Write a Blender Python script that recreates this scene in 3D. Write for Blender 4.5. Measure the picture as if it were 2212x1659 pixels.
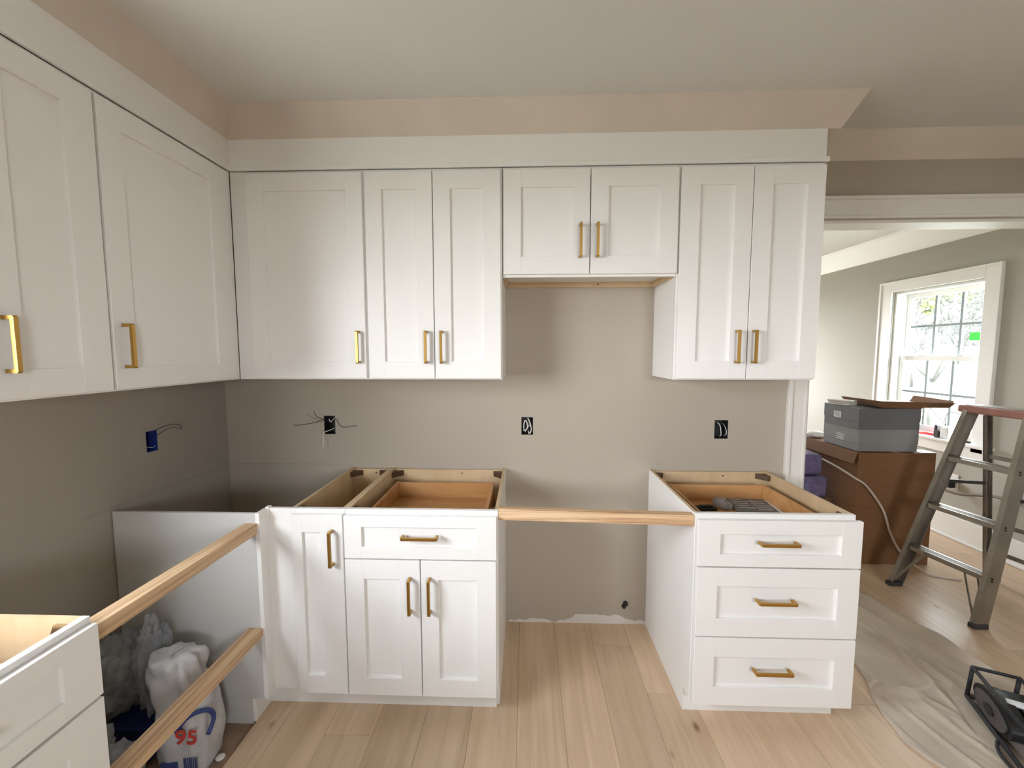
import bpy, bmesh, math, random
from mathutils import Vector, Matrix, noise
random.seed(7)
scene = bpy.context.scene
COL = scene.collection
for o in list(bpy.data.objects):
    bpy.data.objects.remove(o)

# ------------------------------------------------------------------ camera
cam_data = bpy.data.cameras.new('camera'); cam = bpy.data.objects.new('camera', cam_data); COL.objects.link(cam)
cam_data.sensor_width = 36; cam_data.lens = 885.2 / 2212 * 36; cam_data.clip_start = .02
yaw, pitch, roll = -.0344, -.0799, -.0011
fwd = Vector((math.sin(yaw)*math.cos(pitch), math.cos(yaw)*math.cos(pitch), math.sin(pitch)))
rgt = Vector((math.cos(yaw), -math.sin(yaw), 0)); upv = rgt.cross(fwd)
rgt, upv = rgt*math.cos(roll)+upv*math.sin(roll), upv*math.cos(roll)-rgt*math.sin(roll)
M = Matrix.Identity(4)
for i in range(3):
    M[i][0], M[i][1], M[i][2] = rgt[i], upv[i], -fwd[i]
M.translation = Vector((1.644, -2.1767, 1.5065))
cam.matrix_world = M
scene.camera = cam

# ------------------------------------------------------------------ world, exposure, window portals
world = bpy.data.worlds.new('overcast_sky'); scene.world = world; world.use_nodes = True
wn = world.node_tree.nodes; wl = world.node_tree.links
bg = wn['Background']
tc = wn.new('ShaderNodeTexCoord'); sp = wn.new('ShaderNodeSeparateXYZ'); rp = wn.new('ShaderNodeValToRGB')
wl.new(tc.outputs['Generated'], sp.inputs[0]); wl.new(sp.outputs['Z'], rp.inputs[0]); wl.new(rp.outputs[0], bg.inputs[0])
rp.color_ramp.elements[0].position = 0; rp.color_ramp.elements[0].color = (.95, .965, 1, 1)
rp.color_ramp.elements[1].position = .8; rp.color_ramp.elements[1].color = (.81, .89, 1, 1)
bg.inputs[1].default_value = 6.0
def portal(name, loc, rot, sx, sy):
    l = bpy.data.lights.new(name, 'AREA'); l.shape = 'RECTANGLE'; l.size = sx; l.size_y = sy
    l.cycles.is_portal = True
    o = bpy.data.objects.new(name, l); COL.objects.link(o); o.location = loc; o.rotation_euler = rot
H2 = math.pi/2
portal('sky_portal_sink_window', (-.16, -2.0, 1.64), (H2, 0, -H2), 1.2, 1.0)            # faces +x
portal('sky_portal_dining_window', (5.24, 1.44, 1.42), (H2, 0, H2), .80, 1.25)            # faces -x
portal('sky_portal_far_window', (3.9, 4.36, 1.45), (H2, 0, math.pi), 1.6, 1.3)            # faces -y
portal('sky_portal_added_rear_window', (2.9, -4.66, 1.6), (H2, 0, 0), 1.0, .8)                # faces +y, unseen window added for light from behind
vs = scene.view_settings
scene.display_settings.display_device = 'sRGB'
vs.view_transform = 'Standard'; vs.look = 'None'; vs.gamma = 1; vs.use_curve_mapping = False
vs.exposure = 2.32
scene.cycles.max_bounces = 12; scene.cycles.diffuse_bounces = 7; scene.cycles.glossy_bounces = 4
scene.cycles.transparent_max_bounces = 12; scene.cycles.transmission_bounces = 6
scene.cycles.caustics_reflective = False; scene.cycles.caustics_refractive = False
scene.cycles.sample_clamp_indirect = 6
scene.cycles.use_denoising = True

# ------------------------------------------------------------------ materials
MATS = {}
def nmat(name):
    m = bpy.data.materials.new(name); m.use_nodes = True
    MATS[name] = m
    return m, m.node_tree.nodes, m.node_tree.links, m.node_tree.nodes['Principled BSDF']
def basic(name, col, rough=.5, metal=0, var=.03, scale=6, bump=.0, bscale=200, spec=.5):
    m, n, l, b = nmat(name)
    t = n.new('ShaderNodeTexCoord'); no = n.new('ShaderNodeTexNoise'); no.inputs['Scale'].default_value = scale
    no.inputs['Detail'].default_value = 3
    l.new(t.outputs['Object'], no.inputs['Vector'])
    r = n.new('ShaderNodeValToRGB')
    r.color_ramp.elements[0].position = .3; r.color_ramp.elements[1].position = .7
    r.color_ramp.elements[0].color = tuple(c*(1-var) for c in col)+(1,)
    r.color_ramp.elements[1].color = tuple(min(1, c*(1+var)) for c in col)+(1,)
    l.new(no.outputs[0], r.inputs[0]); l.new(r.outputs[0], b.inputs['Base Color'])
    b.inputs['Roughness'].default_value = rough; b.inputs['Metallic'].default_value = metal
    b.inputs['Specular IOR Level'].default_value = spec
    if bump:
        n2 = n.new('ShaderNodeTexNoise'); n2.inputs['Scale'].default_value = bscale; l.new(t.outputs['Object'], n2.inputs['Vector'])
        bp = n.new('ShaderNodeBump'); bp.inputs['Strength'].default_value = bump; bp.inputs['Distance'].default_value = .002
        l.new(n2.outputs[0], bp.inputs['Height']); l.new(bp.outputs[0], b.inputs['Normal'])
    return m
def wood(name, c1, c2, stretch=(30, 2, 30), rough=.5, ring=0, knots=0, rnd=.12, spec=.4, coord='Object'):
    m, n, l, b = nmat(name)
    t = n.new('ShaderNodeTexCoord'); oi = n.new('ShaderNodeObjectInfo')
    add = n.new('ShaderNodeVectorMath'); add.operation = 'ADD'
    mul = n.new('ShaderNodeVectorMath'); mul.operation = 'SCALE'; mul.inputs[0].default_value = (7.3, 5.1, 3.7)
    l.new(oi.outputs['Random'], mul.inputs['Scale'])
    l.new(t.outputs[coord], add.inputs[0]); l.new(mul.outputs[0], add.inputs[1])
    mp = n.new('ShaderNodeMapping'); mp.inputs['Scale'].default_value = stretch; l.new(add.outputs[0], mp.inputs[0])
    no = n.new('ShaderNodeTexNoise'); no.inputs['Scale'].default_value = 1; no.inputs['Detail'].default_value = 6
    no.inputs['Roughness'].default_value = .6; no.inputs['Distortion'].default_value = ring
    l.new(mp.outputs[0], no.inputs['Vector'])
    r = n.new('ShaderNodeValToRGB'); r.color_ramp.elements[0].position = .3; r.color_ramp.elements[1].position = .72
    r.color_ramp.elements[0].color = c1+(1,); r.color_ramp.elements[1].color = c2+(1,)
    l.new(no.outputs[0], r.inputs[0])
    hsv = n.new('ShaderNodeHueSaturation'); l.new(r.outputs[0], hsv.inputs['Color'])
    mr = n.new('ShaderNodeMapRange'); mr.inputs['To Min'].default_value = 1-rnd; mr.inputs['To Max'].default_value = 1+rnd
    l.new(oi.outputs['Random'], mr.inputs['Value']); l.new(mr.outputs[0], hsv.inputs['Value'])
    out = hsv.outputs[0]
    if knots:
        mp2 = n.new('ShaderNodeMapping'); mp2.inputs['Scale'].default_value = (5, 2.6, 5); l.new(add.outputs[0], mp2.inputs[0])
        vo = n.new('ShaderNodeTexVoronoi'); vo.inputs['Scale'].default_value = knots; l.new(mp2.outputs[0], vo.inputs['Vector'])
        r2 = n.new('ShaderNodeValToRGB'); r2.color_ramp.elements[0].position = .02; r2.color_ramp.elements[1].position = .075
        r2.color_ramp.elements[0].color = (.35, .25, .17, 1); r2.color_ramp.elements[1].color = (1, 1, 1, 1)
        l.new(vo.outputs['Distance'], r2.inputs[0])
        mx = n.new('ShaderNodeMix'); mx.data_type = 'RGBA'; mx.blend_type = 'MULTIPLY'; mx.inputs[0].default_value = .8
        l.new(out, mx.inputs[6]); l.new(r2.outputs[0], mx.inputs[7]); out = mx.outputs[2]
    l.new(out, b.inputs['Base Color'])
    b.inputs['Roughness'].default_value = rough; b.inputs['Specular IOR Level'].default_value = spec
    bp = n.new('ShaderNodeBump'); bp.inputs['Strength'].default_value = .12; bp.inputs['Distance'].default_value = .001
    l.new(no.outputs[0], bp.inputs['Height']); l.new(bp.outputs[0], b.inputs['Normal'])
    return m
basic('cabinet_white', (.83, .82, .80), .38, var=.008, scale=3)
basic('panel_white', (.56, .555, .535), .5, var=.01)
basic('trim_white', (.76, .73, .69), .45, var=.01)
basic('bright_trim', (.84, .84, .81), .4, var=.01)
basic('ceiling_paint', (.68, .67, .65), .85, var=.012, scale=1.2, bump=.05)
basic('primed_board', (.65, .572, .505), .7, var=.05, scale=3)
basic('greige_paint', (.43, .39, .345), .75, var=.015, scale=1.5, bump=.08, bscale=400)
basic('dining_paint', (.42, .405, .355), .75, var=.015, scale=1.5, bump=.08, bscale=400)
basic('subfloor', (.30, .20, .135), .9, var=.25, scale=14)
basic('brass', (.52, .31, .085), .34, 1, var=.03)
basic('bronze', (.10, .055, .03), .5, .3)
basic('hinge_metal', (.45, .33, .2), .3, 1)
basic('black_plastic', (.012, .012, .013), .45)
basic('soft_black', (.02, .02, .022), .7)
basic('tub_blue', (.008, .02, .10), .45)
basic('blue_plastic', (.01, .03, .22), .5)
basic('white_plastic', (.75, .75, .74), .4)
basic('wire_white', (.72, .70, .66), .5)
basic('wire_dark', (.06, .05, .045), .5)
basic('wire_copper', (.30, .22, .16), .4)
basic('cord_white', (.68, .60, .55), .55)
basic('cord_grey', (.2, .17, .14), .6)
basic('grey_box_dark', (.15, .155, .165), .55, var=.06, scale=4)
basic('grey_box_light', (.27, .275, .28), .5, var=.06, scale=4)
basic('sticker', (.8, .8, .8), .6)
basic('ink', (.03, .03, .035), .6)
basic('leaflet_grey', (.14, .15, .16), .5, var=.1, scale=20)
basic('paper_white', (.75, .74, .7), .6, var=.05)
basic('purple_film', (.17, .15, .29), .35, var=.25, scale=22, bump=.5, bscale=40)
basic('aluminium', (.31, .28, .24), .42, .75, var=.14, scale=9)
basic('ladder_cap', (.30, .135, .105), .45, var=.15, scale=12)
basic('rubber', (.05, .045, .045), .8)
basic('canvas', (.54, .465, .375), .95, var=.10, scale=5, bump=.3, bscale=500)
basic('red_plastic', (.75, .05, .05), .4)
basic('orange_plastic', (.75, .28, .04), .5)
basic('roll_tan', (.42, .28, .15), .7)
basic('print_red', (.55, .05, .04), .6)
basic('print_blue', (.04, .06, .20), .6)
basic('tool_blue', (.02, .03, .16), .5)
basic('dark_steel', (.05, .045, .045), .4, .6)
basic('disc_grey', (.10, .09, .095), .5, .3, var=.2, scale=30)
basic('green_tape', (.05, .75, .06), .6)
basic('lawn', (.27, .26, .21), .95, var=.35, scale=.7)
basic('bark', (.06, .057, .05), .9, var=.3, scale=4)
basic('foliage', (.15, .16, .07), .9, var=.3, scale=5)
basic('siding', (.13, .14, .145), .8, var=.03)
wood('floor_oak', (.53, .385, .25), (.68, .515, .36), (16, 1.1, 16), .30, ring=1.6, knots=.9, rnd=.10)
wood('plywood_maple', (.56, .41, .24), (.66, .50, .31), (14, 14, 1.2), .5, rnd=.05)
wood('drawer_birch', (.43, .215, .08), (.60, .34, .145), (1.5, 12, 12), .38, ring=.8, rnd=.06)
wood('pine', (.36, .19, .085), (.86, .64, .41), (1.6, 55, 55), .65, ring=1.0, rnd=.08)
wood('pine_run', (.34, .19, .085), (.84, .62, .40), (60, 1.2, 60), .65, ring=1.0, rnd=.08)
wood('cardboard', (.195, .097, .045), (.222, .112, .053), (3, 3, 40), .85, rnd=.10)
wood('cardboard_light', (.40, .27, .17), (.50, .36, .25), (3, 3, 40), .85, rnd=.10)

def plastic_bag(name, col, alpha):
    m, n, l, b = nmat(name)
    b.inputs['Base Color'].default_value = col+(1,); b.inputs['Roughness'].default_value = .35
    tr = n.new('ShaderNodeBsdfTransparent'); mix = n.new('ShaderNodeMixShader')
    no = n.new('ShaderNodeTexNoise'); no.inputs['Scale'].default_value = 14; t = n.new('ShaderNodeTexCoord')
    l.new(t.outputs['Object'], no.inputs['Vector'])
    mr = n.new('ShaderNodeMapRange'); mr.inputs['From Min'].default_value = .3; mr.inputs['From Max'].default_value = .7
    mr.inputs['To Min'].default_value = alpha-.15; mr.inputs['To Max'].default_value = min(1, alpha+.2)
    l.new(no.outputs[0], mr.inputs[0]); l.new(mr.outputs[0], mix.inputs[0])
    l.new(tr.outputs[0], mix.inputs[1]); l.new(b.outputs[0], mix.inputs[2])
    l.new(mix.outputs[0], n['Material Output'].inputs[0])
plastic_bag('film_clear', (.40, .42, .46), .5)
basic('sack_white', (.50, .495, .50), .45, var=.08, scale=12)

m, n, l, b = nmat('window_glass')
gl = n.new('ShaderNodeBsdfGlossy'); gl.inputs['Roughness'].default_value = .02
tr = n.new('ShaderNodeBsdfTransparent'); tr.inputs[0].default_value = (.95, .98, .97, 1)
mix = n.new('ShaderNodeMixShader'); mix.inputs[0].default_value = .05
l.new(tr.outputs[0], mix.inputs[1]); l.new(gl.outputs[0], mix.inputs[2])
l.new(mix.outputs[0], n['Material Output'].inputs[0])

# wall paint with the pencil line above the corner and torn drywall paper at the floor
def wall_marks(name, base, line_max_x, torn):
    m = basic(name, base, .75, var=.015, scale=1.5, bump=.08, bscale=400)
    n, l = m.node_tree.nodes, m.node_tree.links; b = n['Principled BSDF']
    src = b.inputs['Base Color'].links[0].from_socket
    g = n.new('ShaderNodeNewGeometry'); s = n.new('ShaderNodeSeparateXYZ'); l.new(g.outputs['Position'], s.inputs[0])
    def math_(op, a, bb, c=None):
        q = n.new('ShaderNodeMath'); q.operation = op
        for i, v in enumerate((a, bb, c)):
            if v is None: continue
            if isinstance(v, (int, float)): q.inputs[i].default_value = v
            else: l.new(v, q.inputs[i])
        return q.outputs[0]
    f = math_('COMPARE', s.outputs['Z'], .889, .0012)
    f2 = math_('COMPARE', s.outputs['Z'], .880, .0008)
    f = math_('MAXIMUM', f, f2)
    if line_max_x: f = math_('MULTIPLY', f, math_('LESS_THAN', s.outputs['X'], line_max_x))
    else: f = math_('MULTIPLY', f, math_('GREATER_THAN', s.outputs['Y'], -.75))
    f = math_('MULTIPLY', f, .45)
    mx = n.new('ShaderNodeMix'); mx.data_type = 'RGBA'; l.new(f, mx.inputs[0]); l.new(src, mx.inputs[6]); mx.inputs[7].default_value = (.16, .15, .13, 1)
    out = mx.outputs[2]
    if torn:
        no = n.new('ShaderNodeTexNoise'); no.inputs['Scale'].default_value = 4.3; no.inputs['Detail'].default_value = 5
        l.new(g.outputs['Position'], no.inputs['Vector'])
        h = math_('MULTIPLY_ADD', no.outputs[0], .30, -.125)
        a = math_('LESS_THAN', s.outputs['Z'], h)
        a = math_('MULTIPLY', a, math_('LESS_THAN', s.outputs['Z'], .052))
        mx2 = n.new('ShaderNodeMix'); mx2.data_type = 'RGBA'; l.new(a, mx2.inputs[0]); l.new(out, mx2.inputs[6]); mx2.inputs[7].default_value = (.70, .67, .63, 1)
        out = mx2.outputs[2]
    l.new(out, b.inputs['Base Color'])
    return m
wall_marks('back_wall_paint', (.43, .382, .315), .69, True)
wall_marks('left_wall_shade_paint', (.36, .325, .28), 0, False)  # darker copy of the wall paint, putting the left wall's shade into colour

# ------------------------------------------------------------------ mesh helpers
def bx(bm, x0, x1, y0, y1, z0, z1, bev=0.0, mi=0):
    x0, x1 = sorted((x0, x1)); y0, y1 = sorted((y0, y1)); z0, z1 = sorted((z0, z1))
    vs_ = [bm.verts.new(p) for p in ((x0,y0,z0),(x1,y0,z0),(x1,y1,z0),(x0,y1,z0),(x0,y0,z1),(x1,y0,z1),(x1,y1,z1),(x0,y1,z1))]
    fs = [bm.faces.new([vs_[i] for i in f]) for f in ((3,2,1,0),(4,5,6,7),(0,1,5,4),(1,2,6,5),(2,3,7,6),(3,0,4,7))]
    for f in fs: f.material_index = mi
    if bev:
        es = list({e for f in fs for e in f.edges})
        bmesh.ops.bevel(bm, geom=es, offset=bev, segments=1, affect='EDGES', profile=.5, material=-1)
    return fs
def mesh_obj(name, bm, mats, parent=None, smooth=False, origin=None):
    """link bm as one mesh object; parent's world location is the local origin"""
    me = bpy.data.meshes.new(name)
    bmesh.ops.recalc_face_normals(bm, faces=bm.faces[:])
    if origin is not None: bmesh.ops.translate(bm, verts=bm.verts[:], vec=-Vector(origin))
    bm.to_mesh(me); bm.free()
    for mm in (mats if isinstance(mats, (list, tuple)) else [mats]): me.materials.append(MATS[mm])
    if smooth:
        for p in me.polygons: p.use_smooth = True
    o = bpy.data.objects.new(name, me); COL.objects.link(o)
    if parent: o.parent = parent
    elif origin is not None: o.location = origin
    return o
def tag(o, label=None, cat=None, group=None, kind=None):
    if label: o['label'] = label
    if cat: o['category'] = cat
    if group: o['group'] = group
    if kind: o['kind'] = kind
    return o
def thing(name, label, cat, loc=(0,0,0), rotz=0, group=None):
    o = bpy.data.objects.new(name, None); COL.objects.link(o)
    o.location = loc; o.rotation_euler = (0, 0, rotz); o.empty_display_size = .05
    return tag(o, label, cat, group)
def boxes(name, lst, mat, parent=None, bev=0.0, origin=None, smooth=False):
    bm = bmesh.new()
    for a in lst: bx(bm, *a, bev=bev)
    return mesh_obj(name, bm, mat, parent, origin=origin, smooth=smooth)
def catmull(pts, k=8):
    P = [Vector(p) for p in pts]; P = [P[0]*2-P[1]] + P + [P[-1]*2-P[-2]]; out = []
    for i in range(1, len(P)-2):
        for j in range(k):
            t = j/k; a, b_, c, d = P[i-1], P[i], P[i+1], P[i+2]
            out.append(.5*((2*b_)+(c-a)*t+(2*a-5*b_+4*c-d)*t*t+(3*b_-a-3*c+d)*t**3))
    out.append(P[-2]); return out
def tube(bm, pts, r, seg=8, curved=True, k=6, r1=None):
    pts = catmull(pts, k) if curved and len(pts) > 2 else [Vector(p) for p in pts]
    rings = []; up = None
    for i, p in enumerate(pts):
        d = (pts[min(i+1, len(pts)-1)] - pts[max(i-1, 0)]).normalized()
        if up is None: up = d.orthogonal().normalized()
        up = (up - d*up.dot(d)).normalized(); s = d.cross(up)
        rr = r if r1 is None else r+(r1-r)*i/(len(pts)-1)
        rings.append([bm.verts.new(p+(up*math.cos(a)+s*math.sin(a))*rr) for a in (2*math.pi*j/seg for j in range(seg))])
    for a, b_ in zip(rings, rings[1:]):
        for j in range(seg): bm.faces.new((a[j], a[(j+1)%seg], b_[(j+1)%seg], b_[j]))
    bm.faces.new(rings[0][::-1]); bm.faces.new(rings[-1])
def bar(bm, a, b_, w, t, up=(0,0,1), bev=0):
    """rectangular bar from a to b_, w across (along up x dir), t along up"""
    a, b_ = Vector(a), Vector(b_); d = (b_-a).normalized(); u = Vector(up); u = (u-d*u.dot(d)).normalized(); s = d.cross(u)
    v = [bm.verts.new(p+s*sx*w/2+u*sy*t/2) for p in (a, b_) for sx, sy in ((-1,-1),(1,-1),(1,1),(-1,1))]
    fs = [bm.faces.new([v[i] for i in f]) for f in ((3,2,1,0),(4,5,6,7),(0,1,5,4),(1,2,6,5),(2,3,7,6),(3,0,4,7))]
    if bev: bmesh.ops.bevel(bm, geom=list({e for f in fs for e in f.edges}), offset=bev, segments=2, affect='EDGES', profile=.5)
def cyl(bm, c, axis, r, h, seg=24, r2=None):
    q = Vector((0,0,1)).rotation_difference(Vector(axis)).to_matrix().to_4x4(); q.translation = Vector(c)
    bmesh.ops.create_cone(bm, cap_ends=True, segments=seg, radius1=r, radius2=r if r2 is None else r2, depth=h, matrix=q)
def copy_tree(o, parent=None):
    c = o.copy(); COL.objects.link(c); c.parent = parent
    for ch in [x for x in bpy.data.objects if x.parent == o]: copy_tree(ch, c)
    return c
def wall_holes(name, mat, axis, pos0, pos1, u0, u1, z0, z1, holes):
    """wall slab with rectangular holes; axis 'y' = slab between y pos0..pos1 running along x; axis 'x' the other way"""
    us = sorted({u0, u1, *[v for h in holes for v in h[:2]]}); zs = sorted({z0, z1, *[v for h in holes for v in h[2:]]})
    P = (lambda u, d, z: (u, d, z)) if axis == 'y' else (lambda u, d, z: (d, u, z))
    bm = bmesh.new(); V = {}
    def vt(u, d, z):
        k = (round(u, 5), round(d, 5), round(z, 5))
        if k not in V: V[k] = bm.verts.new(P(u, d, z))
        return V[k]
    solid = lambda i, j: 0 <= i < len(us)-1 and 0 <= j < len(zs)-1 and not any(h[0] <= (us[i]+us[i+1])/2 <= h[1] and h[2] <= (zs[j]+zs[j+1])/2 <= h[3] for h in holes)
    for i in range(len(us)-1):
        for j in range(len(zs)-1):
            if not solid(i, j): continue
            a, b_, c, d = us[i], us[i+1], zs[j], zs[j+1]
            for q in (pos0, pos1): bm.faces.new((vt(a,q,c), vt(b_,q,c), vt(b_,q,d), vt(a,q,d)))
            if not solid(i-1, j): bm.faces.new((vt(a,pos0,c), vt(a,pos1,c), vt(a,pos1,d), vt(a,pos0,d)))
            if not solid(i+1, j): bm.faces.new((vt(b_,pos0,c), vt(b_,pos1,c), vt(b_,pos1,d), vt(b_,pos0,d)))
            if not solid(i, j-1): bm.faces.new((vt(a,pos0,c), vt(b_,pos0,c), vt(b_,pos1,c), vt(a,pos1,c)))
            if not solid(i, j+1): bm.faces.new((vt(a,pos0,d), vt(b_,pos0,d), vt(b_,pos1,d), vt(a,pos1,d)))
    return tag(mesh_obj(name, bm, mat), kind='structure')
def sweep(name, path, profile, mat, kind='structure', closed_profile=True):
    """profile [(offset to the right of travel, z)] swept with mitres along a 2-D path"""
    P = [Vector(p) for p in path]; bm = bmesh.new(); rings = []
    for i, p in enumerate(P):
        dirs = []
        if i > 0: dirs.append((p-P[i-1]).normalized())
        if i < len(P)-1: dirs.append((P[i+1]-p).normalized())
        nr = [Vector((d.y, -d.x)) for d in dirs]
        if len(nr) == 2:
            m_ = (nr[0]+nr[1]).normalized(); off = m_ / max(.2, m_.dot(nr[0]))
        else: off = nr[0]
        rings.append([bm.verts.new((p.x+off.x*o, p.y+off.y*o, z)) for o, z in profile])
    k = len(profile)
    for a, b_ in zip(rings, rings[1:]):
        for j in range(k): bm.faces.new((a[j], a[(j+1)%k], b_[(j+1)%k], b_[j]))
    bm.faces.new(rings[0]); bm.faces.new(rings[-1][::-1])
    return tag(mesh_obj(name, bm, mat), kind=kind)

# ------------------------------------------------------------------ room shell
ZC = 2.569
XW = 5.08                      # window wall
outlets_back = [(.542, .604, 1.055, 1.157), (1.619, 1.682, 1.058, 1.154), (2.640, 2.711, 1.043, 1.143)]
wall_holes('wall_back', 'back_wall_paint', 'y', 0, .12, -.15, XW, -.05, ZC, outlets_back + [(3.10, 4.965, -.05, 2.16)])
wall_holes('wall_left', 'left_wall_shade_paint', 'x', -.15, 0, -4.65, 0, -.05, ZC, [(-.483, -.428, 1.068, 1.160), (-2.6, -1.4, 1.14, 2.14)])
wall_holes('wall_right', 'dining_paint', 'x', XW, XW+.16, -4.65, 4.35, -.05, ZC, [(1.05, 1.832, .79, 2.047)])
wall_holes('wall_front', 'greige_paint', 'y', -4.65, -4.5, 0, XW, -.05, ZC, [(2.4, 3.4, 1.2, 2.0)])
wall_holes('wall_far', 'dining_paint', 'y', 4.2, 4.35, 2.0, XW, -.05, ZC, [(3.1, 4.7, .8, 2.1)])
wall_holes('wall_dining_side', 'dining_paint', 'x', 1.88, 2.0, .12, 4.35, -.05, ZC, [])
tag(boxes('ceiling', [(-.15, XW+.16, -4.65, 4.35, ZC, ZC+.1)], 'ceiling_paint'), kind='structure')
floor = tag(boxes('floor', [(-.15, XW+.16, -4.65, 4.35, -.1, -.011)], 'subfloor'), kind='structure')
# planks: one object each, sharing mesh data
PW, PL = .19, 1.83
def plank_mesh(w, ln):
    bm = bmesh.new(); bx(bm, .0004, w-.0004, .0005, ln-.0005, -.011, 0, bev=.0007)
    me = bpy.data.meshes.new('plank'); bmesh.ops.recalc_face_normals(bm, faces=bm.faces[:]); bm.to_mesh(me); bm.free(); me.materials.append(MATS['floor_oak']); return me
full = plank_mesh(PW, PL); cache = {}
rnd = random.Random(11)
def seams():
    x = 1.61-PW*5; xs = [.544]
    while x < XW: xs.append(round(x, 4)); x += PW
    xs.append(XW); return xs
XS = seams()
far = bmesh.new()
for i in range(len(XS)-1):
    w = XS[i+1]-XS[i]; y = -4.5-rnd.random()*PL
    while y < 4.2:
        y0, y1 = max(y, -4.5), min(y+PL, 4.2)
        if y1-y0 > .02:
            if y1 < -1.35 or y0 > 2.6:
                bx(far, XS[i]+.001, XS[i+1]-.001, y0+.001, y1-.001, -.011, 0)
            else:
                key = (round(w, 3), round(y1-y0, 3))
                me = full if key == (PW, PL) else cache.setdefault(key, plank_mesh(w, y1-y0))
                o = bpy.data.objects.new('plank', me); COL.objects.link(o); o.parent = floor; o.location = (XS[i], y0, 0)
        y += PL
fo = mesh_obj('plank_field', far, 'floor_oak', floor); fo['kind'] = 'stuff'

# soffit behind fascia, fascia boards, primed crown
def fascia(name, lst): return tag(boxes(name, lst, 'cabinet_white', bev=.001), kind='structure')
fascia('trim_1', [(.292, 2.925, -.31, -.292, 2.312, 2.449), (.292, 2.934, -.319, -.296, 2.312, 2.331), (2.907, 2.925, -.292, -.002, 2.312, 2.449), (2.907, 2.934, -.296, -.002, 2.312, 2.331)])
fascia('trim_2', [(.292, .31, -1.25, -.31, 2.312, 2.449), (.296, .319, -1.25, -.319, 2.312, 2.331), (.001, .292, -1.25, -1.232, 2.312, 2.449)])
sweep('trim_3', [(0, -4.5), (0, -1.25), (.308, -1.25), (.308, -.308), (2.98, -.308), (2.98, 0), (XW, 0)],
      [(-.075, 2.449), (.0, 2.449), (.062, 2.565), (.066, 2.569), (-.075, 2.569)], 'primed_board')
sweep('trim_4', [(XW, 4.2), (XW, .12)], [(0, 2.385), (.012, 2.385), (.022, 2.40), (.10, 2.545), (.12, 2.568), (0, 2.568)], 'bright_trim')
sweep('trim_5', [(2.0, 4.2), (XW, 4.2)], [(0, 2.385), (.012, 2.385), (.022, 2.40), (.10, 2.545), (.12, 2.568), (0, 2.568)], 'bright_trim')
tag(boxes('baseboard_right', [(XW-.016, XW, .12, 4.2, 0, .185), (XW-.028, XW-.016, .12, 4.2, 0, .018)], 'bright_trim', bev=.003), kind='structure')
tag(boxes('baseboard_far', [(2.0, XW-.03, 4.184, 4.2, 0, .185)], 'bright_trim', bev=.003), kind='structure')
# cased opening between kitchen and dining room
tag(boxes('trim_6', [(3.003, 3.108, -.016, 0, 0, 2.17), (3.003, 3.022, -.026, -.016, 0, 2.272), (3.085, 3.1, -.021, -.016, 0, 2.17),
                     (4.957, 5.06, -.016, 0, 0, 2.17)], 'trim_white', bev=.002), kind='structure')
tag(boxes('trim_7', [(3.003, 5.06, -.016, 0, 2.165, 2.262), (3.003, 5.06, -.028, 0, 2.255, 2.272), (3.003, 5.06, -.023, -.016, 2.165, 2.178)], 'trim_white', bev=.002), kind='structure')
tag(boxes('trim_8', [(3.1005, 3.115, -.004, .124, 0, 2.144), (4.95, 4.9645, -.004, .124, 0, 2.144), (3.1005, 4.9645, -.004, .124, 2.145, 2.1595)], 'trim_white', bev=.001), kind='structure')
tag(boxes('trim_9', [(.547, 1.522, -.556, -.544, 0, .098)], 'cabinet_white', bev=.001), kind='structure')

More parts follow.
